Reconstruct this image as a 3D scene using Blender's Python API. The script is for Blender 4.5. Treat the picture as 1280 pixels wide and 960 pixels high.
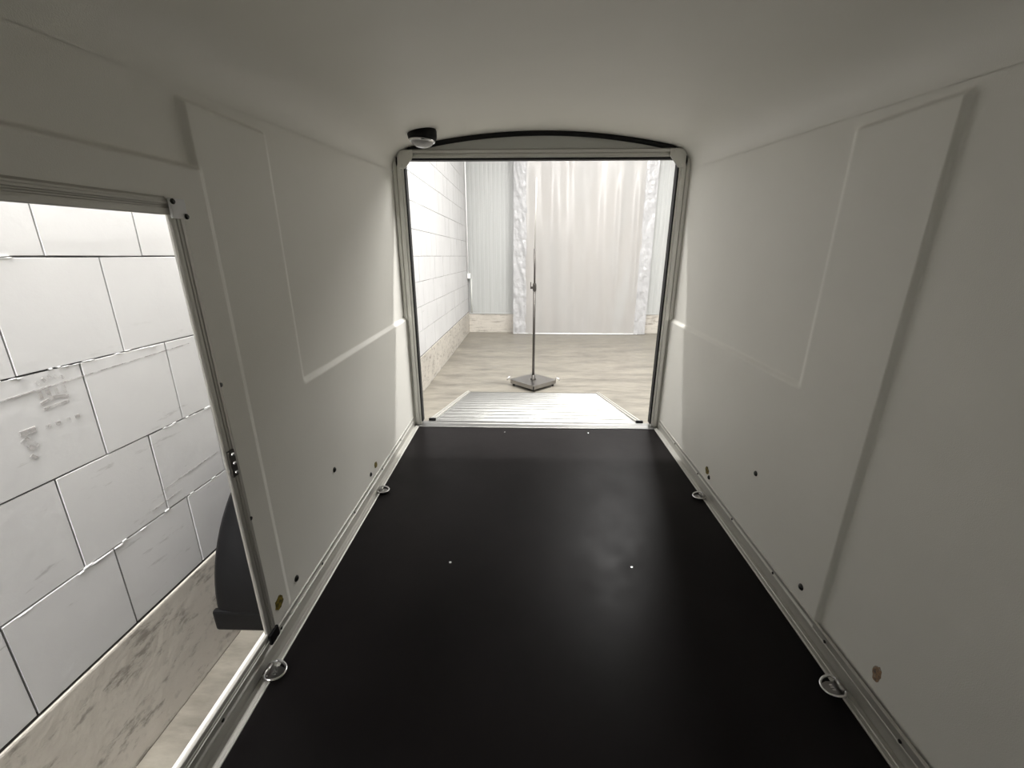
import bpy, bmesh, math, random
from mathutils import Vector, Matrix, noise
random.seed(7)
C = bpy.context.scene.collection
sc = bpy.context.scene
for o in list(bpy.data.objects):
    bpy.data.objects.remove(o)

# ------------------------------------------------------------------ camera, world, lights, exposure
CAMZ = 1.39                                   # eye height above the hall floor; world origin is below the camera
HALL_CEIL = 4.0
def axes(vx, vy, f=530.0):
    Y = Vector((vx-640, vy-480, f)).normalized()
    Z = Vector((0, -Y.z, Y.y)).normalized()
    X = Y.cross(Z)
    if X.x < 0: X = -X
    return Matrix((X, Y, Z))
HR = axes(660, 320)                           # hall axes seen by the camera
TR = axes(656, 306)                           # trailer axes: the trailer stands nose-down by 1.4 degrees
cam = bpy.data.cameras.new('camera')
cam.sensor_width = 36; cam.lens = 530/1280*36; cam.clip_start = 0.02; cam.clip_end = 100
co = bpy.data.objects.new('camera', cam); C.objects.link(co)
mr = Matrix((HR.col[0], -HR.col[1], -HR.col[2])).transposed().to_4x4()
co.matrix_world = Matrix.Translation((0, 0, CAMZ)) @ mr
sc.camera = co
M = Matrix.Translation((0, 0, CAMZ)) @ (HR @ TR.transposed()).to_4x4()   # trailer space (camera = origin) -> world

w = bpy.data.worlds.new('world'); sc.world = w; w.use_nodes = True
w.node_tree.nodes['Background'].inputs[0].default_value = (0.9, 0.95, 1, 1)
w.node_tree.nodes['Background'].inputs[1].default_value = 0.02
sc.view_settings.view_transform = 'Standard'; sc.view_settings.look = 'None'
sc.view_settings.gamma = 1.0; sc.view_settings.use_curve_mapping = False
sc.view_settings.exposure = 0.48

# x, y, power, runs along y, length, label
LAMPS = [(0.25, 3.07, 1.1, False, 1.15, 'strip lamp on the hall ceiling across the ramp'),
         (2.7, 3.07, .4, False, 1.15, 'strip lamp on the hall ceiling to the right of the ramp'),
         (1.45, 5.2, 1.5, True, 2.6, 'strip lamp on the hall ceiling running from beside the ramp towards the curtain'),
         (-0.80, 0.4, 1.08, True, 2.4, 'unseen strip lamp placed on the hall ceiling to light the gap beside the block wall'),  # unseen lamp, set over the gap to brighten the lower blocks
         (-0.35, -2.6, 3.0, False, 1.0, 'added fill lamp on the hall ceiling ahead of the trailer nose'),  # unseen lamp added to even out the light down the block wall
         (2.7, -0.3, 0.8, False, 1.15, 'strip lamp on the hall ceiling to the right of the trailer')]
LAMP_W = 95.0

# ------------------------------------------------------------------ materials
def mat(name, col, rough=0.5, metal=0.0, spec=0.5, coat=0.0):
    m = bpy.data.materials.new(name); m.use_nodes = True
    b = m.node_tree.nodes['Principled BSDF']
    b.inputs['Base Color'].default_value = (*col, 1); b.inputs['Roughness'].default_value = rough
    b.inputs['Metallic'].default_value = metal; b.inputs['Specular IOR Level'].default_value = spec
    if coat: b.inputs['Coat Weight'].default_value = coat
    return m
def nd(m, t, **kw):
    n = m.node_tree.nodes.new(t)
    for k, v in kw.items():
        if k in n.inputs: n.inputs[k].default_value = v
        else: setattr(n, k, v)
    return n
def lk(m, a, b): m.node_tree.links.new(a, b)
def bsdf(m): return m.node_tree.nodes['Principled BSDF']
def coords(m, scale=(1, 1, 1), kind='Object'):
    tc = nd(m, 'ShaderNodeTexCoord'); mp = nd(m, 'ShaderNodeMapping'); mp.inputs['Scale'].default_value = scale
    lk(m, tc.outputs[kind], mp.inputs['Vector']); return mp.outputs['Vector']
def noise_n(m, vec, scale, detail=4, rough=0.55):
    n = nd(m, 'ShaderNodeTexNoise'); n.inputs['Scale'].default_value = scale
    n.inputs['Detail'].default_value = detail; n.inputs['Roughness'].default_value = rough
    lk(m, vec, n.inputs['Vector']); return n.outputs['Fac']
def ramp(m, fac, stops):
    r = nd(m, 'ShaderNodeValToRGB'); e = r.color_ramp.elements
    while len(e) < len(stops): e.new(0.5)
    for i, (p, c) in enumerate(stops): e[i].position = p; e[i].color = (*c, 1) if len(c) == 3 else c
    lk(m, fac, r.inputs['Fac']); return r.outputs['Color']
def mix(m, fac, a, b, mode='MIX'):
    n = nd(m, 'ShaderNodeMix'); n.data_type = 'RGBA'; n.blend_type = mode
    if isinstance(fac, (int, float)): n.inputs[0].default_value = fac
    else: lk(m, fac, n.inputs[0])
    for i, v in ((6, a), (7, b)):
        if isinstance(v, tuple): n.inputs[i].default_value = (*v, 1)
        else: lk(m, v, n.inputs[i])
    return n.outputs[2]
def bump(m, h, strength=0.2, dist=0.01):
    b = nd(m, 'ShaderNodeBump'); b.inputs['Strength'].default_value = strength; b.inputs['Distance'].default_value = dist
    lk(m, h, b.inputs['Height']); lk(m, b.outputs['Normal'], bsdf(m).inputs['Normal'])

LINER = mat('liner_gelcoat', (0.58, 0.575, 0.53), 0.5, 0, 0.35)
v = coords(LINER); big = noise_n(LINER, v, 3, 3); fine = noise_n(LINER, v, 420, 2)
lk(LINER, ramp(LINER, big, [(0.3, (0.835, 0.82, 0.763)), (0.7, (0.86, 0.845, 0.787))]), bsdf(LINER).inputs['Base Color'])
bump(LINER, fine, 0.22, 0.0015)
ALU = mat('aluminium', (0.74, 0.735, 0.70), 0.38, 0.7)
v = coords(ALU, (60, 4, 60)); lk(ALU, ramp(ALU, noise_n(ALU, v, 3, 3), [(0.3, (0.3,)*3), (0.8, (0.48,)*3)]), bsdf(ALU).inputs['Roughness'])
ANOD = mat('anodised_aluminium', (0.50, 0.49, 0.455), 0.5, 0.55)
v = coords(ANOD, (40, 40, 3)); bump(ANOD, noise_n(ANOD, v, 6, 3), 0.08, 0.002)
DARKALU = mat('grey_panel', (0.62, 0.63, 0.60), 0.45, 0.15)
v = coords(DARKALU); bump(DARKALU, noise_n(DARKALU, v, 260, 2), 0.12, 0.001)
RAMPALU = mat('ramp_aluminium', (0.4, 0.4, 0.39), 0.4, 1.0)
v = coords(RAMPALU, (1.5, 60, 1)); nz = noise_n(RAMPALU, v, 4, 4)
lk(RAMPALU, ramp(RAMPALU, nz, [(0.3, (0.22, 0.22, 0.212)), (0.7, (0.31, 0.31, 0.30))]), bsdf(RAMPALU).inputs['Base Color'])
bump(RAMPALU, noise_n(RAMPALU, coords(RAMPALU, (0.6, 90, 1)), 5, 3), 0.2, 0.003)
CHROME = mat('chrome', (0.75, 0.75, 0.76), 0.16, 1.0)
STEEL = mat('brushed_steel', (0.33, 0.32, 0.31), 0.28, 1.0)
v = coords(STEEL, (4, 90, 1)); bump(STEEL, noise_n(STEEL, v, 5, 3), 0.06, 0.001)
DARKSTEEL = mat('dark_steel', (0.07, 0.064, 0.058), 0.35, 0.6)
RUBBER = mat('black_rubber', (0.012, 0.012, 0.013), 0.55, 0, 0.3)
v = coords(RUBBER); bump(RUBBER, noise_n(RUBBER, v, 300, 2), 0.15, 0.001)
PLASTIC = mat('black_plastic', (0.0065, 0.0065, 0.007), 0.5, 0, 0.16)
v = coords(PLASTIC); bump(PLASTIC, noise_n(PLASTIC, v, 350, 2), 0.3, 0.001)
BOLT = mat('dark_bolt', (0.03, 0.03, 0.028), 0.3, 0.6)
WHITEP = mat('white_plastic', (0.80, 0.80, 0.80), 0.4)
v = coords(WHITEP); bump(WHITEP, noise_n(WHITEP, v, 120, 2), 0.05, 0.001)
PLY = mat('black_film_plywood', (0.008, 0.0078, 0.008), 0.42, 0, 0.06)
v = coords(PLY); a = noise_n(PLY, v, 2.2, 5)
lk(PLY, ramp(PLY, a, [(0.3, (0.009, 0.008, 0.0082)), (0.75, (0.017, 0.015, 0.0153))]), bsdf(PLY).inputs['Base Color'])
lk(PLY, ramp(PLY, noise_n(PLY, v, 5, 6, 0.7), [(0.3, (0.32,)*3), (0.75, (0.46,)*3)]), bsdf(PLY).inputs['Roughness'])
bump(PLY, noise_n(PLY, coords(PLY, (1, 3, 1)), 240, 2), 0.10, 0.001)
YEL = mat('yellow_sticker', (0.26, 0.19, 0.02), 0.45)
v = coords(YEL); lk(YEL, ramp(YEL, noise_n(YEL, v, 90, 3), [(0.42, (0.06, 0.05, 0.012)), (0.6, (0.30, 0.22, 0.03))]), bsdf(YEL).inputs['Base Color'])
RES = mat('glue_residue', (0.4, 0.27, 0.17), 0.6)
v = coords(RES); lk(RES, ramp(RES, noise_n(RES, v, 110, 3), [(0.35, (0.42, 0.40, 0.36)), (0.5, (0.42, 0.26, 0.14)), (0.66, (0.16, 0.14, 0.13))]), bsdf(RES).inputs['Base Color'])

CONC = mat('concrete_floor', (0.45, 0.41, 0.33), 0.42, 0, 0.45)
v = coords(CONC); v2 = coords(CONC, (1, 3.2, 1))
n1 = noise_n(CONC, v2, 1.6, 7, 0.68); n2 = noise_n(CONC, v2, 6, 5, 0.65)
c1 = ramp(CONC, n1, [(0.3, (0.125, 0.114, 0.096)), (0.5, (0.235, 0.218, 0.184)), (0.72, (0.30, 0.278, 0.232))])
c2 = ramp(CONC, n2, [(0.35, (0.72, 0.71, 0.70)), (0.6, (1, 1, 1))])
lk(CONC, mix(CONC, 0.7, c1, c2, 'MULTIPLY'), bsdf(CONC).inputs['Base Color'])
lk(CONC, ramp(CONC, n1, [(0.3, (0.3,)*3), (0.7, (0.5,)*3)]), bsdf(CONC).inputs['Roughness'])
bump(CONC, n2, 0.08, 0.004)

PLINTH = mat('plinth_concrete', (0.46, 0.43, 0.38), 0.75, 0, 0.3)
v = coords(PLINTH); v2 = coords(PLINTH, (1, 3.5, 9))
n1 = noise_n(PLINTH, v, 2.2, 6, 0.6); n2 = noise_n(PLINTH, v2, 3.2, 6, 0.7); n3 = noise_n(PLINTH, v, 22, 4, 0.6)
c1 = ramp(PLINTH, n1, [(0.3, (0.46, 0.43, 0.385)), (0.7, (0.58, 0.545, 0.49))])
c2 = ramp(PLINTH, n2, [(0.35, (0.42, 0.41, 0.40)), (0.46, (0.93, 0.93, 0.93)), (0.7, (1, 1, 1))])
c3 = ramp(PLINTH, n3, [(0.3, (0.8, 0.8, 0.8)), (0.42, (1, 1, 1))])
lk(PLINTH, mix(PLINTH, 1.0, mix(PLINTH, 0.85, c1, c2, 'MULTIPLY'), c3, 'MULTIPLY'), bsdf(PLINTH).inputs['Base Color'])
bump(PLINTH, n3, 0.35, 0.006)

BLOCK = mat('white_block', (0.82, 0.82, 0.82), 0.8, 0, 0.25)
v = coords(BLOCK, kind='Object')
gp = nd(BLOCK, 'ShaderNodeNewGeometry'); mp = nd(BLOCK, 'ShaderNodeMapping'); mp.inputs['Scale'].default_value = (1, 1.6, 9)
mp.inputs['Rotation'].default_value = (0.12, 0, 0); lk(BLOCK, gp.outputs['Position'], mp.inputs['Vector'])
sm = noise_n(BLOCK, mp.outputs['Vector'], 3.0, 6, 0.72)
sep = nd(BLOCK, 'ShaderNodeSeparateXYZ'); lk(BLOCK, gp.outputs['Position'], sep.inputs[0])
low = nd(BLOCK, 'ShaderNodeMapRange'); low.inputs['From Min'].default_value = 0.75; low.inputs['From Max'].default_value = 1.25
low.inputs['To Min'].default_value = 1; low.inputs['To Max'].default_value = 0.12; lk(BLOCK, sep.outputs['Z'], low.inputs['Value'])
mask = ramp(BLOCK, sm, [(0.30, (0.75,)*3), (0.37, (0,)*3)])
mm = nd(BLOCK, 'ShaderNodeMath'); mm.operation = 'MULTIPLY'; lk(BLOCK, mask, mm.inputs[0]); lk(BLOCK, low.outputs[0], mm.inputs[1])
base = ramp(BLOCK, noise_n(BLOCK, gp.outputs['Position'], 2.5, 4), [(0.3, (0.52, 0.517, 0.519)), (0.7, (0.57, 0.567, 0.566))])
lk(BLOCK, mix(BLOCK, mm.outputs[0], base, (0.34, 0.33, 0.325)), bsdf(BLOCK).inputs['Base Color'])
bump(BLOCK, noise_n(BLOCK, gp.outputs['Position'], 38, 5, 0.6), 0.18, 0.004)
JOINT = mat('grey_joint', (0.20, 0.195, 0.19), 0.9, 0, 0.2)
v = coords(JOINT); lk(JOINT, ramp(JOINT, noise_n(JOINT, v, 6, 4), [(0.4, (0.07,)*3), (0.62, (0.30, 0.295, 0.29))]), bsdf(JOINT).inputs['Base Color'])
MORTAR = mat('white_mortar', (0.9, 0.9, 0.9), 0.85); v = coords(MORTAR); bump(MORTAR, noise_n(MORTAR, v, 60, 3), 0.4, 0.003)
TAR = mat('bitumen_strip', (0.016, 0.015, 0.016), 0.7); v = coords(TAR); bump(TAR, noise_n(TAR, v, 60, 3), 0.4, 0.004)
SCUFF = mat('scuff', (0.42, 0.40, 0.385), 0.8)
v = coords(SCUFF); tr = nd(SCUFF, 'ShaderNodeBsdfTransparent'); ms = nd(SCUFF, 'ShaderNodeMixShader')
lk(SCUFF, ramp(SCUFF, noise_n(SCUFF, v, 35, 4), [(0.35, (0.1,)*3), (0.65, (0.75,)*3)]), ms.inputs[0])
lk(SCUFF, tr.outputs[0], ms.inputs[1]); lk(SCUFF, bsdf(SCUFF).outputs[0], ms.inputs[2])
lk(SCUFF, ms.outputs[0], SCUFF.node_tree.nodes['Material Output'].inputs['Surface'])
PANEL = mat('white_sandwich_panel', (0.80, 0.81, 0.80), 0.35, 0, 0.5)
v = coords(PANEL, (14, 1, 0.3)); lk(PANEL, ramp(PANEL, noise_n(PANEL, v, 2, 2), [(0.3, (0.40, 0.408, 0.40)), (0.7, (0.44, 0.448, 0.44))]), bsdf(PANEL).inputs['Base Color'])
HALLW = mat('hall_paint', (0.84, 0.84, 0.83), 0.7); v = coords(HALLW); bump(HALLW, noise_n(HALLW, v, 30, 3), 0.1, 0.003)

def curtain_mat(name, col, clear, rough):
    m = mat(name, col, rough, 0, 0.5)
    tr = nd(m, 'ShaderNodeBsdfTransparent'); tl = nd(m, 'ShaderNodeBsdfTranslucent'); tl.inputs[0].default_value = (*col, 1)
    m1 = nd(m, 'ShaderNodeMixShader'); m1.inputs[0].default_value = 0.25
    lk(m, bsdf(m).outputs[0], m1.inputs[1]); lk(m, tl.outputs[0], m1.inputs[2])
    m2 = nd(m, 'ShaderNodeMixShader'); m2.inputs[0].default_value = clear
    lk(m, m1.outputs[0], m2.inputs[1]); lk(m, tr.outputs[0], m2.inputs[2])
    lk(m, m2.outputs[0], m.node_tree.nodes['Material Output'].inputs['Surface'])
    return m
WOVEN = curtain_mat('milky_plastic_sheet', (0.82, 0.80, 0.78), 0.12, 0.18)
v = coords(WOVEN, (1, 1, 0.25)); lk(WOVEN, ramp(WOVEN, noise_n(WOVEN, v, 2.2, 3), [(0.3, (0.52, 0.513, 0.503)), (0.55, (0.51, 0.493, 0.476)), (0.7, (0.54, 0.536, 0.527))]), bsdf(WOVEN).inputs['Base Color'])
CLEAR = curtain_mat('clear_plastic_sheet', (0.62, 0.62, 0.63), 0.2, 0.15)
v = coords(CLEAR, (1, 1, 1)); bump(CLEAR, noise_n(CLEAR, v, 7, 3), 1.0, 0.05)
LENS = mat('clear_lens', (0.78, 0.78, 0.78), 0.12, 0, 0.6)
bsdf(LENS).inputs['Transmission Weight'].default_value = 0.35
v = coords(LENS, (1, 1, 1)); bump(LENS, noise_n(LENS, v, 60, 1), 0.25, 0.004)

# ------------------------------------------------------------------ helpers
def meta(o, label=None, cat=None, group=None, kind=None):
    if label: o['label'] = label
    if cat: o['category'] = cat
    if group: o['group'] = group
    if kind: o['kind'] = kind
    return o
def obj(name, bm, m, parent=None, world=None, smooth=False, recalc=True):
    if recalc: bmesh.ops.recalc_face_normals(bm, faces=bm.faces)
    me = bpy.data.meshes.new(name); bm.to_mesh(me); bm.free()
    if smooth:
        for p in me.polygons: p.use_smooth = True
    me.materials.append(m)
    o = bpy.data.objects.new(name, me); C.objects.link(o)
    if parent is not None: o.parent = parent
    elif world is not None: o.matrix_world = world
    return o
def empty(name, world):
    o = bpy.data.objects.new(name, None); C.objects.link(o); o.empty_display_size = 0.05
    o.matrix_world = world; return o
def bx(bm, x0, x1, y0, y1, z0, z1, bevel=0.0, mtx=None):
    vs = [bm.verts.new((x, y, z)) for z in (z0, z1) for y in (y0, y1) for x in (x0, x1)]
    fs = [bm.faces.new([vs[i] for i in q]) for q in ((0,2,3,1),(4,5,7,6),(0,1,5,4),(2,6,7,3),(0,4,6,2),(1,3,7,5))]
    if bevel:
        es = list({e for f in fs for e in f.edges})
        r = bmesh.ops.bevel(bm, geom=es, offset=bevel, segments=2, affect='EDGES', profile=0.6)
        vs = list({v for f in r['faces'] for v in f.verts} | {v for v in vs if v.is_valid})
    if mtx is not None: bmesh.ops.transform(bm, matrix=mtx, verts=vs)
    return vs
def box(*a, **k):
    bm = bmesh.new(); bx(bm, *a, **k); return bm
def tube(bm, pts, r, seg=10, closed=False, caps=True):
    pts = [Vector(p) for p in pts]; n = len(pts); rings = []
    prev = None
    for i, p in enumerate(pts):
        if closed: t = (pts[(i+1) % n]-pts[i-1]).normalized()
        else: t = (pts[min(i+1, n-1)]-pts[max(i-1, 0)]).normalized()
        if prev is None:
            a = t.orthogonal().normalized()
        else:
            a = (prev - t*prev.dot(t)).normalized()
        prev = a; b = t.cross(a)
        rr = r[i] if isinstance(r, (list, tuple)) else r
        rings.append([bm.verts.new(p + (a*math.cos(2*math.pi*k/seg) + b*math.sin(2*math.pi*k/seg))*rr) for k in range(seg)])
    for i in range(n if closed else n-1):
        A, B = rings[i], rings[(i+1) % n]
        for k in range(seg): bm.faces.new((A[k], A[(k+1) % seg], B[(k+1) % seg], B[k]))
    if caps and not closed:
        bm.faces.new(rings[0][::-1]); bm.faces.new(rings[-1])
def lathe(bm, prof, seg=32, axis='Z', origin=(0, 0, 0)):
    o = Vector(origin); rings = []
    def P(r, h, a):
        c, s = r*math.cos(a), r*math.sin(a)
        return o + (Vector((c, s, h)) if axis == 'Z' else Vector((h, c, s)) if axis == 'X' else Vector((c, h, s)))
    for r, h in prof:
        rings.append([bm.verts.new(P(0, h, 0))] if r < 1e-6 else [bm.verts.new(P(r, h, 2*math.pi*k/seg)) for k in range(seg)])
    for A, B in zip(rings, rings[1:]):
        for k in range(seg):
            a = [A[k % len(A)], A[(k+1) % len(A)]] if len(A) > 1 else [A[0]]
            b = [B[(k+1) % len(B)], B[k % len(B)]] if len(B) > 1 else [B[0]]
            if len(a)+len(b) >= 3: bm.faces.new(a+b)
def prism(bm, prof, axis, a0, a1):
    """closed 2-D profile extruded along an axis; prof given in the two other axes in order"""
    def P(u, v, t): return {'X': (t, u, v), 'Y': (u, t, v), 'Z': (u, v, t)}[axis]
    A = [bm.verts.new(P(u, v, a0)) for u, v in prof]; B = [bm.verts.new(P(u, v, a1)) for u, v in prof]
    n = len(prof)
    for k in range(n): bm.faces.new((A[k], A[(k+1) % n], B[(k+1) % n], B[k]))
    bm.faces.new(A[::-1]); bm.faces.new(B)
def sstep(e0, e1, x):
    t = max(0, min(1, (x-e0)/(e1-e0))); return t*t*(3-2*t)
def T(x, y, z): return M @ Matrix.Translation((x, y, z))

# ------------------------------------------------------------------ TRAILER SHELL (trailer space)
YR, YF = 2.445, -0.75                # rear frame, front bulkhead
X0, HW = 0.075, 0.768                # centre line, half width
FZ = -1.07                           # plywood floor
XL, XR = X0-HW, X0+HW                # -0.693, 0.843
def crown(Y): return 0.547 - 0.045*(YR-Y)
def arch(u, Y): return crown(Y) - 0.15*u*u
def corner(Y):
    r = 0.095
    u2 = HW - 1.3*r; z2 = arch(u2, Y); sl = -0.3*u2
    z1 = z2 + sl*(HW-u2)
    return r, u2, z2, z1, z1-r
def walltop(Y): return corner(Y)[4]
STEP, SW, PADD = 0.014, 0.008, 0.024
def pad_right(Y, Z):
    f = sstep(0.953-.0055, 0.953+.0055, Y) * (1-sstep(0.277-SW, 0.277+SW, Z))
    rec = sstep(1.243-.019, 1.243+.019, Y)*sstep(-0.405-.010, -0.405+.010, Z)
    return STEP*f*(1-rec)
def pad_left(Y, Z):
    door = (1-sstep(0.957-.013, 0.957+.013, Y))*(1-sstep(0.151-SW, 0.151+SW, Z))*sstep(-1.003, -0.993, Z)
    return PADD*door + (1-door)*pad_right(Y, Z)
DOOR = (0.10, 0.834, -0.972, 0.055)    # side door opening y0 y1 z0 z1
def lines(a, b, step, marks, span=.022, fine=.0024):
    L = [a+(b-a)*i/round((b-a)/step) for i in range(round((b-a)/step)+1)]
    for m_ in marks:
        L = [v for v in L if abs(v-m_) > span+.004 or v in (a, b)]
        n_ = int(span/fine); L += [m_+fine*k for k in range(-n_, n_+1)]
    return sorted(L)
YL = lines(YF, YR, .024, (.953, 1.243))
ZL = lines(FZ-.02, .30, .022, (-.998, -.405, .151, .277))
def liner(side):
    bm = bmesh.new(); ny, nz = len(YL)-1, len(ZL)-1
    grid = []
    for i in range(ny+1):
        Y = YL[i]; zt = walltop(Y); row = []
        for j in range(nz+1):
            Z = ZL[j] if ZL[j] < .17 else .17 + (ZL[j]-.17)*(zt-.17)/.13
            fade = 1-sstep(zt-0.012, zt-0.001, Z)
            if side > 0: x = XR - pad_right(Y, Z)*max(fade, 0)
            else: x = XL + pad_left(Y, Z)*max(fade, 0)
            row.append(bm.verts.new((x, Y, Z)))
        grid.append(row)
    for i in range(ny):
        for j in range(nz):
            if side < 0:
                c = (grid[i][j].co + grid[i+1][j+1].co)/2
                if DOOR[0]-.014 < c.y < DOOR[1]+.014 and DOOR[2]-.014 < c.z < DOOR[3]+.014: continue
            q = (grid[i][j], grid[i+1][j], grid[i+1][j+1], grid[i][j+1])
            bm.faces.new(q if side < 0 else q[::-1])
    bmesh.ops.delete(bm, geom=[v for v in bm.verts if not v.link_faces], context='VERTS')
    return bm
def solid(o, t, off=-1, rim=False):
    md = o.modifiers.new('thickness', 'SOLIDIFY'); md.thickness = t; md.offset = off; md.use_rim = rim
wall_left = meta(obj('wall_left', liner(-1), LINER, world=M, smooth=True, recalc=False), kind='structure')
wall_right = meta(obj('wall_right', liner(1), LINER, world=M, smooth=True, recalc=False), kind='structure')
solid(wall_left, 0.008); solid(wall_right, 0.008)
bm = bmesh.new(); rows = []
NY, NC, NA = 80, 40, 40
for i in range(NY+1):
    Y = YF + (YR-YF)*i/NY
    r, u2, z2, z1, z0 = corner(Y); half = []
    for k in range(NC+1):
        t = k/NC; half.append(((1-t)**2*HW + 2*t*(1-t)*HW + t*t*u2, (1-t)**2*z0 + 2*t*(1-t)*z1 + t*t*z2))
    mid = [(u2*(1-2*k/NA), arch(u2*(1-2*k/NA), Y)) for k in range(1, NA)]
    prof = half + mid + [(-u, z) for u, z in reversed(half)]
    rows.append([bm.verts.new((X0+u, Y, z)) for u, z in prof])
for A, B in zip(rows, rows[1:]):
    for k in range(len(A)-1): bm.faces.new((A[k], A[k+1], B[k+1], B[k]))
# ceiling faces point down (into the trailer)
ceiling = obj('ceiling', bm, LINER, world=M, smooth=True, recalc=False)
if ceiling.data.polygons[len(ceiling.data.polygons)//2].normal.z > 0: ceiling.data.flip_normals()
meta(ceiling, kind='structure'); solid(ceiling, 0.008)
bm = bmesh.new(); prof = []
r, u2, z2, z1, z0 = corner(YF)
for k in range(9):
    t = k/8; prof.append(((1-t)**2*HW + 2*t*(1-t)*HW + t*t*u2, (1-t)**2*z0 + 2*t*(1-t)*z1 + t*t*z2))
prof = [(HW, FZ-.02)] + prof + [(-u, z) for u, z in reversed(prof)] + [(-HW, FZ-.02)]
prism(bm, [(X0+u, z) for u, z in prof], 'Y', YF-0.02, YF)
meta(obj('wall_front', bm, LINER, world=M), kind='structure')

floor = meta(obj('floor', box(XL-.005, XR+.005, YF, 2.40, FZ-0.018, FZ), PLY, world=M), kind='structure')
for x, y in ((-0.11, 2.331), (0.389, 2.334), (-0.254, 1.224), (0.384, 1.219)):
    bm = bmesh.new(); lathe(bm, [(0.0048, 0), (0.0044, 0.0010), (0.002, 0.0014), (0.0017, 0.0007), (0, 0.0007)], 14, 'Z', (x, y, FZ))
    meta(obj('floor_screw', bm, CHROME, floor), 'small bright screw head in the black floor')

# rails along the floor edges
def rail(side):
    s = side; xw = (XR-STEP) if s > 0 else (XL+STEP)
    xi = 0.798 if s > 0 else -0.645                     # inner edge on the floor
    d = lambda t: xw + s*t                               # t<0 goes into the trailer
    wdt = abs(xw-xi)
    pr = [(0.004, 0), (-wdt, 0), (-wdt, 0.0025), (-wdt+.003, .0045), (-wdt+.012, .0045), (-wdt+.0135, .0065), (-wdt+.016, .0065), (-wdt+.0175, .0045),
          (-wdt+.024, .0045), (-wdt+.0255, .002), (-wdt+.0285, .002), (-wdt+.030, .009), (-wdt+.031, .022), (-wdt+.0305, .032), (0.001, .034), (0.001, .046), (-.0035, .048), (-.0035, .058), (0.001, .060), (0.004, .060)]
    bm = bmesh.new(); prism(bm, [(d(t), FZ+z) for t, z in pr], 'Y', YF+.002, 2.40)
    return obj('baseboard_right' if s > 0 else 'baseboard_left', bm, ANOD, world=M)
for s in (-1, 1):
    rl = meta(rail(s), kind='structure')
    xs = (XR-STEP-.0005) if s > 0 else (XL+STEP+.0005)
    for y in (0.42, 0.66, 0.905, 1.16, 1.45, 1.80, 2.12):
        bm = bmesh.new(); lathe(bm, [(0.0045, 0), (0.004, -s*0.002), (0, -s*0.003)], 10, 'X', (xs, y, FZ+0.040))
        obj('rail_screw', bm, BOLT, rl)

# bolts and stickers on the walls
def bolt(parent, side, y, z, r=0.010):
    f = pad_right if side > 0 else pad_left
    x = (XR-f(y, z)) if side > 0 else (XL+f(y, z))
    bm = bmesh.new(); lathe(bm, [(r, side*0.001), (r, -side*0.001), (r*.75, -side*.004), (r*.35, -side*.006), (0, -side*.0063)], 16, 'X', (x, y, z))
    obj('bolt', bm, BOLT, parent, smooth=True)
for y, z in ((1.012, -.955), (1.336, -.77), (1.655, -.975)): bolt(wall_left, -1, y, z)
for y, z in ((1.358, -.773), (1.688, -.984), (1.032, -.965)): bolt(wall_right, 1, y, z)
def sticker(name, parent, side, y, z, ry, rz, m, label, seed):
    f = pad_right if side > 0 else pad_left
    x = (XR-f(y, z)) if side > 0 else (XL+f(y, z)); rng = random.Random(seed)
    bm = bmesh.new(); n = 18; prof = []
    for k in range(n):
        a = 2*math.pi*k/n; q = 1+rng.uniform(-.16, .16)
        prof.append((y+ry*q*math.cos(a), z+rz*q*math.sin(a)))
    prism(bm, prof, 'X', x+side*.001, x-side*.0012)
    meta(obj(name, bm, m, parent), label)
sticker('sticker', wall_left, -1, 0.905, -.937, .018, .019, YEL, 'dirty yellow sticker low on the left wall beside the door frame', 3)
sticker('sticker', wall_left, -1, 1.725, -.965, .017, .016, YEL, 'faded yellow sticker low on the left wall near the rear', 4)
sticker('sticker', wall_right, 1, 1.715, -.965, .017, .017, YEL, 'torn yellow sticker low on the right wall beside a bolt', 5)
sticker('glue_residue', wall_right, 1, 0.765, -.965, .011, .022, RES, 'brown torn sticker residue low on the right wall', 6)

# ------------------------------------------------------------------ side door frame
d1 = meta(empty('door_1', T(XL, 0.45, FZ)), kind='structure')
LD = Matrix.Translation((-XL, -0.45, -FZ))     # trailer space -> door space
def dpart(name, bm, m, parent=None, label=None, smooth=False):
    bmesh.ops.transform(bm, matrix=LD, verts=bm.verts)
    o = obj(name, bm, m, parent or d1, smooth=smooth)
    if label: o['label'] = label
    return o
xi = XL+PADD                                  # surface of the door pad
def ribbed(w):                                 # profile over the frame's width w: (offset across, height off the pad)
    return [(-.002, -.003), (-.002, .001), (0, .004), (.006, .005), (.010, .005), (.0115, .003), (.0135, .003), (.015, .005), (w*.55, .005), (w*.6, .007), (w*.72, .007), (w*.76, .005), (w-.004, .005), (w, .002), (w, -.002), (.004, -.002), (.004, -.003)]
y1, z0, z1 = DOOR[1], DOOR[2], DOOR[3]
for nm, wd in (('jamb', .036),):
    bm = bmesh.new(); prism(bm, [(xi+h, y1+t) for t, h in ribbed(wd)], 'Z', z0-.03, z1+.026); dpart('jamb', bm, ANOD)
    bm = bmesh.new(); prism(bm, [(xi+h, DOOR[0]-t) for t, h in ribbed(wd)], 'Z', z0-.03, z1+.026); dpart('jamb', bm, ANOD)
bm = bmesh.new(); prism(bm, [(xi+h, z1+t) for t, h in ribbed(.030)], 'Y', DOOR[0]-.03, y1-.001); dpart('header', bm, ANOD)
bm = bmesh.new(); prism(bm, [(xi+h, z0-t) for t, h in ribbed(.034)], 'Y', DOOR[0]-.03, y1-.001); dpart('door_sill', bm, ANOD)
br = dpart('corner_bracket', box(xi+.006, xi+.012, y1-.002, y1+.036, z1-.008, z1+.028, bevel=.0025), WHITEP, label='white square corner bracket of the side door frame')
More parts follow.
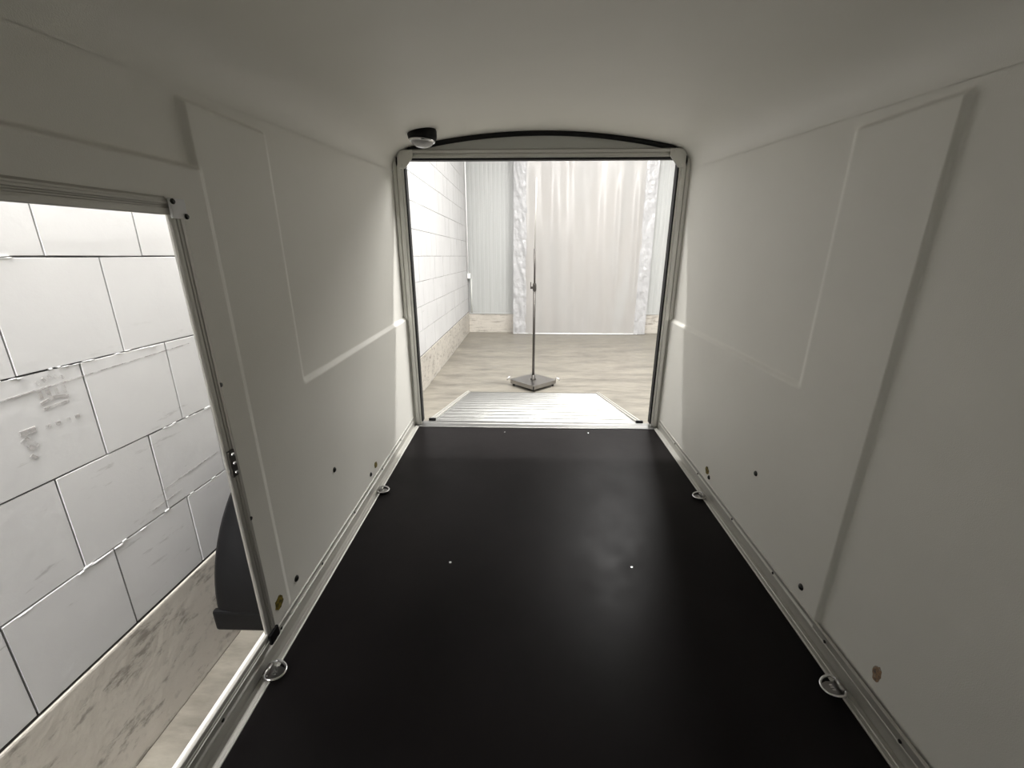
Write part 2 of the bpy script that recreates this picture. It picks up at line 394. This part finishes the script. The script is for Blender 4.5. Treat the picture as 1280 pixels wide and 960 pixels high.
for y, z in ((y1+.004, z1+.022), (y1+.031, z1-.003)):
    bm = bmesh.new(); lathe(bm, [(.0052, .011), (.0052, .0135), (.003, .0155), (0, .0155)], 12, 'X', (xi, y, z)); dpart('bracket_screw', bm, BOLT, br)
dpart('corner_block', box(xi+.005, xi+.013, y1-.004, y1+.034, z0-.034, z0-.002, bevel=.003), PLASTIC, label='black plastic corner block of the side door frame')
sp = dpart('strike_plate', box(xi+.006, xi+.012, y1-.002, y1+.018, -.505, -.440, bevel=.002), DARKSTEEL, label='small metal latch plate on the door jamb')
for z in (-.495, -.472, -.450):
    bm = bmesh.new(); lathe(bm, [(.0045, .0125), (.004, .0145), (0, .015)], 12, 'X', (xi, y1+.009, z)); dpart('plate_screw', bm, CHROME, sp)
for z in (-.292, -.636):
    bm = bmesh.new(); lathe(bm, [(.0055, .004), (.005, .0065), (0, .0075)], 12, 'X', (xi, y1+.030, z)); dpart('frame_screw', bm, BOLT)

# ------------------------------------------------------------------ rear opening frame
d2 = meta(empty('door_2', T(X0, YR, FZ)), kind='structure')
LR = Matrix.Translation((-X0, -YR, -FZ))
def rpart(name, bm, m, label=None, smooth=False):
    bmesh.ops.transform(bm, matrix=LR, verts=bm.verts)
    o = obj(name, bm, m, d2, smooth=smooth)
    if label: o['label'] = label
    return o
HB = 0.425                                     # underside of the header
def postprof(xo, xin, s):                      # s=+1 for the left post (opening on +x side)
    L = abs(xin-xo)
    q = [(0, 0), (0, -.045), (.30, -.045), (.36, -.038), (.44, -.038), (.50, -.047), (.78, -.047), (.82, -.040), (1, -.040), (1, 0)]
    return [(xo+s*L*a, YR+.022+b) for a, b in q]
for xo, xn, s in ((XL+.003, -.634, 1), (XR-.003, .786, -1)):
    bm = bmesh.new(); prism(bm, postprof(xo, xn, s), 'Z', FZ, HB+.035); rpart('post', bm, ALU)
    a, b = sorted((xn, xn+s*.007)); rpart('gasket', box(a, b, YR-.012, YR+.03, FZ+.02, HB), RUBBER, 'black rubber seal along the rear post')
bm = bmesh.new(); prism(bm, [(YR+.022, HB), (YR-.016, HB), (YR-.018, HB+.010), (YR-.012, HB+.012), (YR-.012, HB+.018), (YR-.024, HB+.022), (YR-.026, HB+.034), (YR-.020, HB+.040), (YR+.022, HB+.040)], 'X', -.655, .805); rpart('header', bm, ALU)
rpart('gasket', box(-.630, .782, YR-.010, YR+.03, HB-.009, HB), RUBBER, 'black rubber seal under the rear header')
def arch_curve(dz, inset, n=48):
    r, u2, z2, z1_, z0_ = corner(YR); pts = []
    for k in range(11):
        t = k/10; pts.append(((1-t)**2*HW + 2*t*(1-t)*HW + t*t*u2, (1-t)**2*z0_ + 2*t*(1-t)*z1_ + t*t*z2))
    m_ = [(u2*(1-2*k/n), arch(u2*(1-2*k/n), YR)) for k in range(1, n)]
    full = pts + m_ + [(-u, z) for u, z in reversed(pts)]
    sc_ = (HW-inset)/HW
    return [(X0+u*sc_, z-dz) for u, z in full]
ap = [p for p in arch_curve(.010, .012) if p[1] > HB+.045]
ap = [(ap[0][0], HB+.035)] + ap + [(ap[-1][0], HB+.035)]
bm = bmesh.new(); prism(bm, ap, 'Y', YR-.006, YR+.022); rpart('arch_panel', bm, DARKALU, 'grey curved panel above the rear header')
pts = [(x, YR-.008, z) for x, z in arch_curve(.009, .010)]
bm = bmesh.new(); tube(bm, pts, .013, 8); rpart('arch_seal_shade', bm, RUBBER, 'dark rubber seal that also stands for the shaded gap along the arched roof edge', smooth=True)  # black strip also paints the shade in the gap under the roof edge
for xo, s in ((-.655, 1), (.806, -1)):
    L = .078
    pr = [(xo, HB+.036), (xo+s*L, HB+.036), (xo+s*L, HB+.002), (xo+s*.030, HB-.052), (xo, HB-.052)]
    bm = bmesh.new(); prism(bm, pr, 'Y', YR-.034, YR-.027)
    bmesh.ops.bevel(bm, geom=list(bm.edges), offset=.002, segments=1, affect='EDGES')
    for (x, z) in ((xo+s*.016, HB+.020), (xo+s*.016, HB-.034), (xo+s*.058, HB+.020)):
        lathe(bm, [(.006, YR-.0335), (.005, YR-.0365), (0, YR-.037)], 12, 'Y', (x, 0, z))
    rpart('corner_gusset', bm, ALU)
bm = bmesh.new(); prism(bm, [(2.392, FZ-.018), (2.392, FZ+.003), (2.395, FZ+.005), (2.44, FZ+.005), (2.445, FZ+.008), (2.470, FZ+.008), (2.473, FZ+.004), (2.473, FZ-.03)], 'X', XL+.02, XR-.02); rpart('threshold', bm, RAMPALU, 'bright aluminium threshold at the rear edge of the floor')
bm = bmesh.new(); lathe(bm, [(.0035, YR-.008), (.003, YR-.010), (0, YR-.0105)], 10, 'Y', (.62, 0, .482)); rpart('panel_rivet', bm, BOLT)

# ------------------------------------------------------------------ ramp (thing)
hx0, hx1 = -.612, .760
pA = M @ Vector(((hx0+hx1)/2, 2.487, FZ-.006))
pB = Vector((.062, 4.20, .030))
yv = (pB-pA); RL = yv.length; yv.normalize()
xv = (M.to_3x3() @ Vector((1, 0, 0))); xv = (xv - yv*xv.dot(yv)).normalized(); zv = xv.cross(yv)
RM = Matrix((xv, yv, zv)).transposed().to_4x4(); RM.translation = pA
rp = meta(empty('loading_ramp', RM), 'ribbed bright aluminium loading ramp lowered from the rear threshold to the floor', 'ramp')
W2 = (hx1-hx0)/2; NP = 12; pl = (RL-.06)/NP
def plank_bm():
    bm = bmesh.new(); p = pl
    q = [(0.001, -.022), (0.001, -.001), (.004, 0)]
    for k in range(3):
        y = p*(.2+.28*k); q += [(y-.012, 0), (y-.008, .0035), (y+.008, .0035), (y+.012, 0)]
    q += [(p-.004, 0), (p-.001, -.001), (p-.001, -.022)]
    prism(bm, q, 'X', -W2+.036, W2-.036); return bm
first = None
for k in range(NP):
    if first is None: o = first = obj('plank', plank_bm(), RAMPALU, rp)
    else:
        o = first.copy(); C.objects.link(o); o.parent = rp
    o.location = (0, .03+k*pl, 0)
for s in (-1, 1):
    a, b = sorted((s*W2, s*(W2-.038)))
    bm = bmesh.new(); bx(bm, a, b, .02, RL-.02, -.03, .012, bevel=.003)
    c = (a+b)/2; bx(bm, c-.004, c+.004, .02, RL-.02, .011, .018)
    obj('side_rail', bm, ANOD, rp)
    bm = bmesh.new(); bx(bm, s*(W2-.03)-.021, s*(W2-.03)+.021, -.012, .012, .006, .024, bevel=.003)
    meta(obj('hinge_buffer', bm, RUBBER, rp), 'small black rubber buffer at the ramp hinge')
bm = bmesh.new(); prism(bm, [(RL-.03, -.022), (RL-.03, .002), (RL-.012, .004), (RL+.02, -.016), (RL+.02, -.022)], 'X', -W2+.02, W2-.02); obj('end_lip', bm, RAMPALU, rp)
bm = bmesh.new(); bx(bm, -W2+.04, W2-.04, .008, .030, -.02, .001); obj('hinge_strip', bm, RAMPALU, rp)
for s in (-1, 1):
    bm = bmesh.new(); bx(bm, s*(W2-.10)-.02, s*(W2-.10)+.02, RL-.09, RL-.03, -.030, -.021, bevel=.003); obj('rubber_foot', bm, RUBBER, rp)

# ------------------------------------------------------------------ interior lamp on the roof
lx, ly = -.472, 2.18
lt = meta(empty('interior_light', T(lx, ly, arch(lx-X0, ly))), 'round black roof lamp with clear domed lens above the rear opening', 'lamp')
tilt = Matrix.Rotation(math.atan(.3*(lx-X0))*-.35, 4, 'Y')
bm = bmesh.new(); lathe(bm, [(0, .012), (.062, .012), (.0655, .006), (.066, -.020), (.062, -.034), (.054, -.038), (.050, -.034), (.048, -.020), (0, -.020)], 40); bmesh.ops.transform(bm, matrix=tilt, verts=bm.verts); obj('housing', bm, PLASTIC, lt, smooth=True)
bm = bmesh.new(); lathe(bm, [(.0535, -.032), (.0525, -.040), (.047, -.050), (.036, -.059), (.020, -.065), (0, -.067), ], 40); bmesh.ops.transform(bm, matrix=tilt, verts=bm.verts); meta(obj('lens', bm, LENS, lt, smooth=True), 'clear domed lens')
bm = bmesh.new(); lathe(bm, [(.0585, -.033), (.0585, -.041), (.054, -.044), (.051, -.041), (.051, -.033)], 40); bmesh.ops.transform(bm, matrix=tilt, verts=bm.verts); meta(obj('bezel', bm, CHROME, lt, smooth=True), 'pale rim around the lens')

# ------------------------------------------------------------------ tie-down rings
def ring_thing(x, y, s, label, drop):
    """s=+1: projects towards +x (left rail)"""
    t = meta(empty('tie_down_ring', T(x, y, FZ)), label, 'ring')
    bm = bmesh.new(); pts = []
    bx0 = -s*.006
    for k in range(25):                        # D outline, the straight bar lies along the rail
        a = -math.pi/2 + math.pi*k/24
        pts.append((bx0 + s*(.008+.036*math.cos(a)**.8 if math.cos(a) > 0 else .008), .027*math.sin(a), .016 - drop*math.cos(a)))
    pts = [(bx0, -.019, .017)] + pts + [(bx0, .019, .017)]
    tube(bm, pts, .0036, 8, closed=True); obj('ring', bm, CHROME, t, smooth=True)
    bm = bmesh.new()
    q = [(-.012, -.017), (.018, -.017), (.030, -.012), (.036, 0), (.030, .012), (.018, .017), (-.012, .017)]
    prism(bm, [(s*a, b) for a, b in q], 'Z', .0045, .0085); obj('bracket_plate', bm, STEEL, t)
    bm = bmesh.new(); tube(bm, [(bx0, -.014, .0155), (bx0, .014, .0155)], .0075, 12); obj('hinge_sleeve', bm, STEEL, t, smooth=True)
    bm = bmesh.new()
    for yy in (-.006, .001, .007): bx(bm, s*.012-.004, s*.012+.004, yy-.0017, yy+.0017, .0085, .0096, bevel=.0006)
    meta(obj('stamped_mark', bm, CHROME, t), 'raised stamped mark on the bracket plate')
ring_thing(-.654, .800, 1, 'metal tie-down ring on the left floor rail beside the side door corner', .006)
ring_thing(-.645, 1.662, 1, 'metal tie-down ring on the left floor rail farther back near the ramp', .004)
ring_thing(.798, .800, -1, 'metal tie-down ring on the right floor rail nearest the front', .008)
ring_thing(.795, 1.655, -1, 'metal tie-down ring on the right floor rail farther back near the ramp', .005)

# ------------------------------------------------------------------ mudguard and wheel outside the side door
wc = Vector((0, 1.45, -1.15))
mg = meta(empty('mudguard', T(XL-.020, 1.45, -1.15)), 'black plastic mudguard just outside the side door opening', 'mudguard')
bm = bmesh.new(); n = 40; rows = []
prof = [(.008, -.010), (.0, -.010), (-.06, 0), (-.18, .000), (-.222, -.006), (-.240, -.022), (-.245, -.055), (-.245, -.10)]
for k in range(n+1):
    a = math.pi*(0.0 + k/n); row = []
    for x, dr in prof:
        r_ = .45+dr; row.append(bm.verts.new((x, -r_*math.cos(a), r_*math.sin(a) + (.045 if k in (0, n) else .045))))
    rows.append(row)
for A, B in zip(rows, rows[1:]):
    for k in range(len(prof)-1): bm.faces.new((A[k], A[k+1], B[k+1], B[k]))
o = obj('arch', bm, PLASTIC, mg, smooth=True); solid(o, .006, 0)
for s in (-1, 1):
    bm = bmesh.new(); bx(bm, -.244, .006, s*.444-.010, s*.444+.010, .0, .075, bevel=.009); obj('lower_lip', bm, PLASTIC, mg)
Mw = M @ Vector((XL-.15, 1.45, -1.15)); wr = .278
wh = meta(empty('trailer_wheel', Matrix.Translation((Mw.x, Mw.y, 0))), 'trailer wheel under the black mudguard beside the white block wall', 'wheel')
bm = bmesh.new(); lathe(bm, [(.16, -.060), (.19, -.075), (wr-.035, -.078), (wr-.010, -.066), (wr, -.045), (wr, .045), (wr-.010, .066), (wr-.035, .078), (.19, .075), (.16, .060)], 40, 'X', (0, 0, wr)); obj('tyre', bm, RUBBER, wh, smooth=True)
bm = bmesh.new(); lathe(bm, [(.165, -.060), (.158, -.052), (.150, -.030), (.05, -.040), (.035, -.060), (0, -.060)], 32, 'X', (0, 0, wr)); lathe(bm, [(.165, .060), (.150, .03), (0, .03)], 32, 'X', (0, 0, wr)); obj('rim', bm, ALU, wh, smooth=True)

# ------------------------------------------------------------------ HALL (world space, floor z = 0)
WX, BY, HRX, HFY = -1.10, 7.98, 6.2, -3.5
meta(obj('ground', box(WX-.3, HRX+.2, HFY-.2, BY+.3, -.15, 0), CONC), kind='structure')
PT = .385
meta(obj('trim_1', box(WX-.3, WX+.004, HFY, BY+.3, 0, PT, bevel=.006), PLINTH), kind='structure')
meta(obj('trim_2', box(WX+.004, HRX, BY+.004-.004, BY+.3, 0, .352, bevel=.006), PLINTH), kind='structure')
meta(obj('trim_3', box(WX-.12, WX-.002, HFY, BY+.1, PT-.001, PT+.012), TAR), kind='structure')
# masonry wall: single blocks where the photo shows them, the rest joined
ow = meta(obj('wall_outside_left', box(WX-.24, WX-.0065, HFY, BY+.2, PT+.012, HALL_CEIL), JOINT), kind='structure')
BH, BL = .2492, .2547; CZ = CAMZ-.998
offs = {0: .605*1.1, 1: .769*1.1, 2: .886*1.1, 3: .765*1.1, 4: .882*1.1, 5: .77*1.1, 6: .89*1.1, 7: .76*1.1, 8: .885*1.1}
def block_mesh(seed):
    rng = random.Random(seed); bm = bmesh.new()
    g = .0020
    bx(bm, -.06, 0, g, BL-g, g, BH-g)
    es = [e for e in bm.edges if all(abs(v.co.x) < 1e-5 for v in e.verts)]
    bmesh.ops.bevel(bm, geom=es, offset=.0007, segments=1, affect='EDGES')
    for v in bm.verts:
        if v.co.x > -.03: v.co += Vector((0, rng.uniform(-.0008, .0008), rng.uniform(-.0008, .0008)))
    bmesh.ops.recalc_face_normals(bm, faces=bm.faces)
    me = bpy.data.meshes.new('block'); bm.to_mesh(me); bm.free(); me.materials.append(BLOCK); return me
BM = [block_mesh(k) for k in range(10)]
rest = bmesh.new(); count = 0
ncr = int((HALL_CEIL-CZ)/BH)+1
for c in range(ncr):
    off = offs.get(c, offs[c % 2]) ; k0 = int((HFY-off)/BL)-1
    for k in range(k0, k0+60):
        y = off + k*BL; z = CZ + c*BH
        if y > BY+.05 or y < HFY: continue
        vis = c <= 8 and ((.2 < y+BL and y < 1.75 and c <= 5) or (y+BL > 3.7))
        if vis:
            o = bpy.data.objects.new('block', random.choice(BM)); C.objects.link(o); o.parent = ow
            o.location = (WX+random.uniform(-.0012, .0008), y, z); count += 1
        else:
            bx(rest, WX-.06, WX, y+.0012, y+BL-.0012, z+.0012, min(z+BH, HALL_CEIL)-.0012)
meta(obj('block_remainder', rest, BLOCK, ow), kind='stuff')
# mortar squeezed out of the bed joints
rng = random.Random(5); bm = bmesh.new()
for c, y0, y1_, n in ((1, .66, .95, 8), (3, .62, 1.0, 16), (2, 1.15, 1.40, 12), (2, .5, .7, 6), (4, .7, 1.0, 6), (1, 1.0, 1.3, 4), (3, 1.05, 1.2, 4)):
    for _ in range(n):
        y = rng.uniform(y0, y1_); z = CZ + c*BH + rng.uniform(-.004, .002); L = rng.uniform(.008, .03); h_ = rng.uniform(.0008, .0026)
        q = [(y, z), (y+L*.3, z-h_), (y+L*.8, z-h_*.6), (y+L, z), (y+L*.7, z+h_*.7), (y+L*.25, z+h_*.5)]
        prism(bm, q, 'X', WX-.004, WX+rng.uniform(.001, .0022))
meta(obj('mortar_squeeze', bm, MORTAR, ow), 'rough white mortar pressed out of the bed joints', kind='stuff')
# scuffs: a tread print, a smear and pencil-like lines
bm = bmesh.new(); xs0, xs1 = WX-.002, WX+.0012
def quad(y0, z0, y1_, z1_, t):
    d = Vector((y1_-y0, z1_-z0)).normalized(); nrm = Vector((-d.y, d.x))*t/2
    prism(bm, [(y0+nrm.x, z0+nrm.y), (y0-nrm.x, z0-nrm.y), (y1_-nrm.x, z1_-nrm.y), (y1_+nrm.x, z1_+nrm.y)], 'X', xs0, xs1)
ZC = lambda r: CAMZ + r
for a in range(5): quad(.872+a*.013, ZC(-.262+abs(a-2)*-.004), .877+a*.013, ZC(-.270+abs(a-2)*-.004), .006)
for a in range(4): quad(.872+a*.017, ZC(-.293), .873+a*.017, ZC(-.310), .007)
quad(.868, ZC(-.322), .897, ZC(-.314), .007); quad(.897, ZC(-.314), .928, ZC(-.320), .007)
quad(.870, ZC(-.335), .925, ZC(-.333), .006)
quad(.812, ZC(-.372), .842, ZC(-.371), .012); quad(.814, ZC(-.385), .832, ZC(-.412), .018); quad(.818, ZC(-.425), .826, ZC(-.435), .007)
for a in range(4): quad(.862+a*.022, ZC(-.375), .872+a*.022, ZC(-.375), .007)
quad(.78, ZC(-.293), .93, ZC(-.286), .0035); quad(.93, ZC(-.286), 1.32, ZC(-.272), .0025)
quad(1.10, ZC(-.68), 1.34, ZC(-.668), .003); quad(1.05, ZC(-.72), 1.16, ZC(-.715), .003)
meta(obj('scuff_mark', bm, SCUFF, ow), 'brownish shoe print and scuffs on the white blocks', kind='stuff')
# back wall of sandwich panels
wb = meta(obj('wall_back', box(WX, HRX, BY+.06, BY+.12, .30, HALL_CEIL), HALLW), kind='structure')
pw = 1.05; bm0 = None; x = WX+.02
def panel_mesh(wd):
    bm = bmesh.new(); q = [(0, .058), (0, .002)]
    n = 14
    for k in range(n):
        a = wd*(k+.15)/n; b = wd*(k+.85)/n
        q += [(a, .002), (a+.004, 0), (b-.004, 0), (b, .002)]
    q += [(wd-.002, .002), (wd-.002, .058)]
    prism(bm, q, 'Z', .352, HALL_CEIL-.01); return bm
while x < HRX-.1:
    if bm0 is None: o = bm0 = obj('panel', panel_mesh(pw), PANEL, wb)
    else: o = bm0.copy(); C.objects.link(o); o.parent = wb
    o.location = (x, BY, 0); x += pw+.002
bm = box(WX+.004, HRX, BY-.014, BY+.004, .348, .372, bevel=.002); meta(obj('base_profile', bm, PANEL, wb), 'white metal strip under the wall panels')
meta(obj('wall_outside_right', box(HRX, HRX+.2, HFY, BY+.2, 0, HALL_CEIL), HALLW), kind='structure')
meta(obj('wall_outside_front', box(WX-.2, HRX+.2, HFY-.2, HFY, 0, HALL_CEIL), HALLW), kind='structure')
meta(obj('ceiling', box(WX-.3, HRX+.2, HFY-.2, BY+.3, HALL_CEIL, HALL_CEIL+.1), HALLW), kind='structure')
# conduit in the far corner
cd = meta(empty('conduit_pipe', Matrix.Translation((WX+.035, BY-.10, 0))), 'thin white conduit pipe in the far left corner of the hall', 'pipe')
bm = bmesh.new(); tube(bm, [(-.015, 0, 1.08), (-.015, 0, HALL_CEIL-.01)], .016, 12); obj('pipe', bm, WHITEP, cd, smooth=True)
bm = bmesh.new(); tube(bm, [(.03, .06, .38), (.03, .06, 1.0)], .013, 12); meta(obj('lower_pipe', bm, DARKALU, cd, smooth=True), 'grey lower pipe')
obj('junction_box', box(-.030, .03, -.03, .03, 1.0, 1.09, bevel=.005), WHITEP, cd)

# plastic curtain in front of the back wall
ct = meta(empty('plastic_curtain', Matrix.Translation((.94, BY-.16, 0))), 'milky plastic sheet curtain with clear creased margins hanging before the back wall', 'curtain')
def sheet(x0, x1, nx, nz, fn, z0=.012, z1=3.6):
    bm = bmesh.new(); g = []
    for i in range(nx+1):
        xx = x0+(x1-x0)*i/nx
        g.append([bm.verts.new((xx, fn(xx, z0+(z1-z0)*j/nz), z0+(z1-z0)*j/nz)) for j in range(nz+1)])
    for i in range(nx):
        for j in range(nz): bm.faces.new((g[i][j], g[i+1][j], g[i+1][j+1], g[i][j+1]))
    return bm
def wv(xx, z):
    s_ = .010*math.sin(xx*9+.5*math.sin(z*1.3)) + .006*math.sin(xx*23+z*.8)
    for cx_, a, wd in ((.62, .030, .05), (.93, .034, .045), (.35, .012, .08)):
        s_ += -a*math.exp(-((xx-cx_+.03*(z-1.6)*.5)/wd)**2)*sstep(.3, 1.2, z)*(1-sstep(2.2, 2.9, z))
    return s_
def crease(xx, z):
    s_ = .018*noise.noise(Vector((xx*7, z*2.6+xx*6, 1.3))) + .012*noise.noise(Vector((xx*16+z*3, z*5, 4.1)))
    return s_ - .012
o = obj('milky_sheet', sheet(-.98, 1.03, 130, 90, wv), WOVEN, ct, smooth=True); solid(o, .0015, 0)
o = meta(obj('clear_margin', sheet(-1.20, -.965, 36, 200, crease), CLEAR, ct, smooth=True), 'clear creased plastic margin on the left'); solid(o, .0012, 0)
o = meta(obj('clear_margin', sheet(1.01, 1.215, 32, 200, crease), CLEAR, ct, smooth=True), 'clear creased plastic margin on the right'); solid(o, .0012, 0)
bm = bmesh.new(); tube(bm, [(-1.20, -.004, .013), (-.4, -.008, .012), (.3, -.010, .013), (1.08, -.004, .013)], .011, 8); meta(obj('bottom_roll', bm, WHITEP, ct, smooth=True), 'white roll along the bottom edge')  # white tube along the bottom edge of the sheet
bm = bmesh.new(); tube(bm, [(-1.22, 0, 3.61), (1.23, 0, 3.61)], .02, 10)
for xx in (-1.1, -.4, .4, 1.1): tube(bm, [(xx, 0, 3.60), (xx, 0, HALL_CEIL)], .006, 6)
obj('hanging_rod', bm, ALU, ct)

# pole on a wheeled square base
ps = meta(empty('pole_stand', Matrix.Translation((.072, 4.55, 0))), 'tall thin metal pole on a square steel base plate behind the ramp', 'stand')
D = .185; R45 = Matrix.Rotation(math.radians(45), 4, 'Z')
bm = bmesh.new(); bx(bm, -D, D, -D, D, .066, .072, bevel=.002, mtx=R45)
obj('base_plate', bm, STEEL, ps)
bm = bmesh.new()
for k in range(4):
    q = Matrix.Rotation(math.radians(45+90*k), 4, 'Z')
    bx(bm, -D+.012, D-.012, -D, -D+.006, .030, .067, mtx=q)
obj('base_skirt', bm, STEEL, ps)
for k in range(4):
    a = math.radians(90*k); c_, s_ = math.cos(a), math.sin(a); rr = D*1.414-.045
    bm = bmesh.new(); lathe(bm, [(0, -.012), (.020, -.012), (.024, -.006), (.024, .006), (.020, .012), (0, .012)], 16, 'X', (rr*c_, rr*s_, .024)); bx(bm, rr*c_-.015, rr*c_+.015, rr*s_-.003, rr*s_+.003, .026, .066)
    obj('caster', bm, RUBBER, ps, smooth=False)
for s in (-1, 1):
    bm = bmesh.new(); e = D*1.414-.012
    tube(bm, [(s*e, -.025, .074), (s*(e+.012), -.025, .095), (s*(e+.040), -.012, .068), (s*(e+.040), .014, .068), (s*(e+.012), .025, .095), (s*e, .025, .074)], .006, 8); obj('loop_handle', bm, CHROME, ps, smooth=True)
bm = bmesh.new(); lathe(bm, [(0, .071), (.032, .071), (.030, .082), (.020, .088), (.018, .125), (0, .125)], 20); obj('socket', bm, DARKSTEEL, ps, smooth=True)
bm = bmesh.new(); lathe(bm, [(0, .10), (.0135, .10), (.0135, 1.09), (0, 1.09)], 18); obj('lower_pole', bm, DARKSTEEL, ps, smooth=True)
bm = bmesh.new(); tube(bm, [(0, 0, 1.08), (-.003, 0, 1.46)], .0095, 14); obj('middle_pole', bm, DARKSTEEL, ps, smooth=True)
bm = bmesh.new(); tube(bm, [(-.003, 0, 1.46), (.004, 0, 2.12)], .0045, 12); meta(obj('upper_pole', bm, ANOD, ps, smooth=True), 'thin pale upper pole')
bm = bmesh.new(); lathe(bm, [(0, 1.04), (.018, 1.04), (.020, 1.06), (.020, 1.10), (.014, 1.12), (0, 1.12)], 18); bx(bm, -.045, -.010, -.008, .008, 1.06, 1.085, bevel=.003); bx(bm, -.045, -.036, -.012, .012, 1.06, 1.13, bevel=.003); obj('clamp', bm, DARKSTEEL, ps)

# ------------------------------------------------------------------ hall ceiling lamps (out of frame, light the whole hall; some added to fill the block wall gap)
LMAT = mat('lamp_housing', (0.85, 0.85, 0.85), 0.5)
for x, y, p, along, ln, lab in LAMPS:
    t = meta(empty('ceiling_lamp', Matrix.Translation((x, y, HALL_CEIL-.06)) @ Matrix.Rotation(math.pi/2 if along else 0, 4, 'Z')), lab, 'lamp', 'strip lamps on the hall ceiling')
    obj('housing', box(-ln/2-.04, ln/2+.04, -.07, .07, .012, .06, bevel=.006), LMAT, t)
    ld = bpy.data.lights.new('lamp_tube', 'AREA'); ld.shape = 'RECTANGLE'; ld.size = ln; ld.size_y = .09
    ld.energy = LAMP_W*p; ld.color = (1.0, .985, .965)
    lo = bpy.data.objects.new('lamp_tube', ld); C.objects.link(lo); lo.parent = t; lo.location = (0, 0, 0)
print('blocks', count)
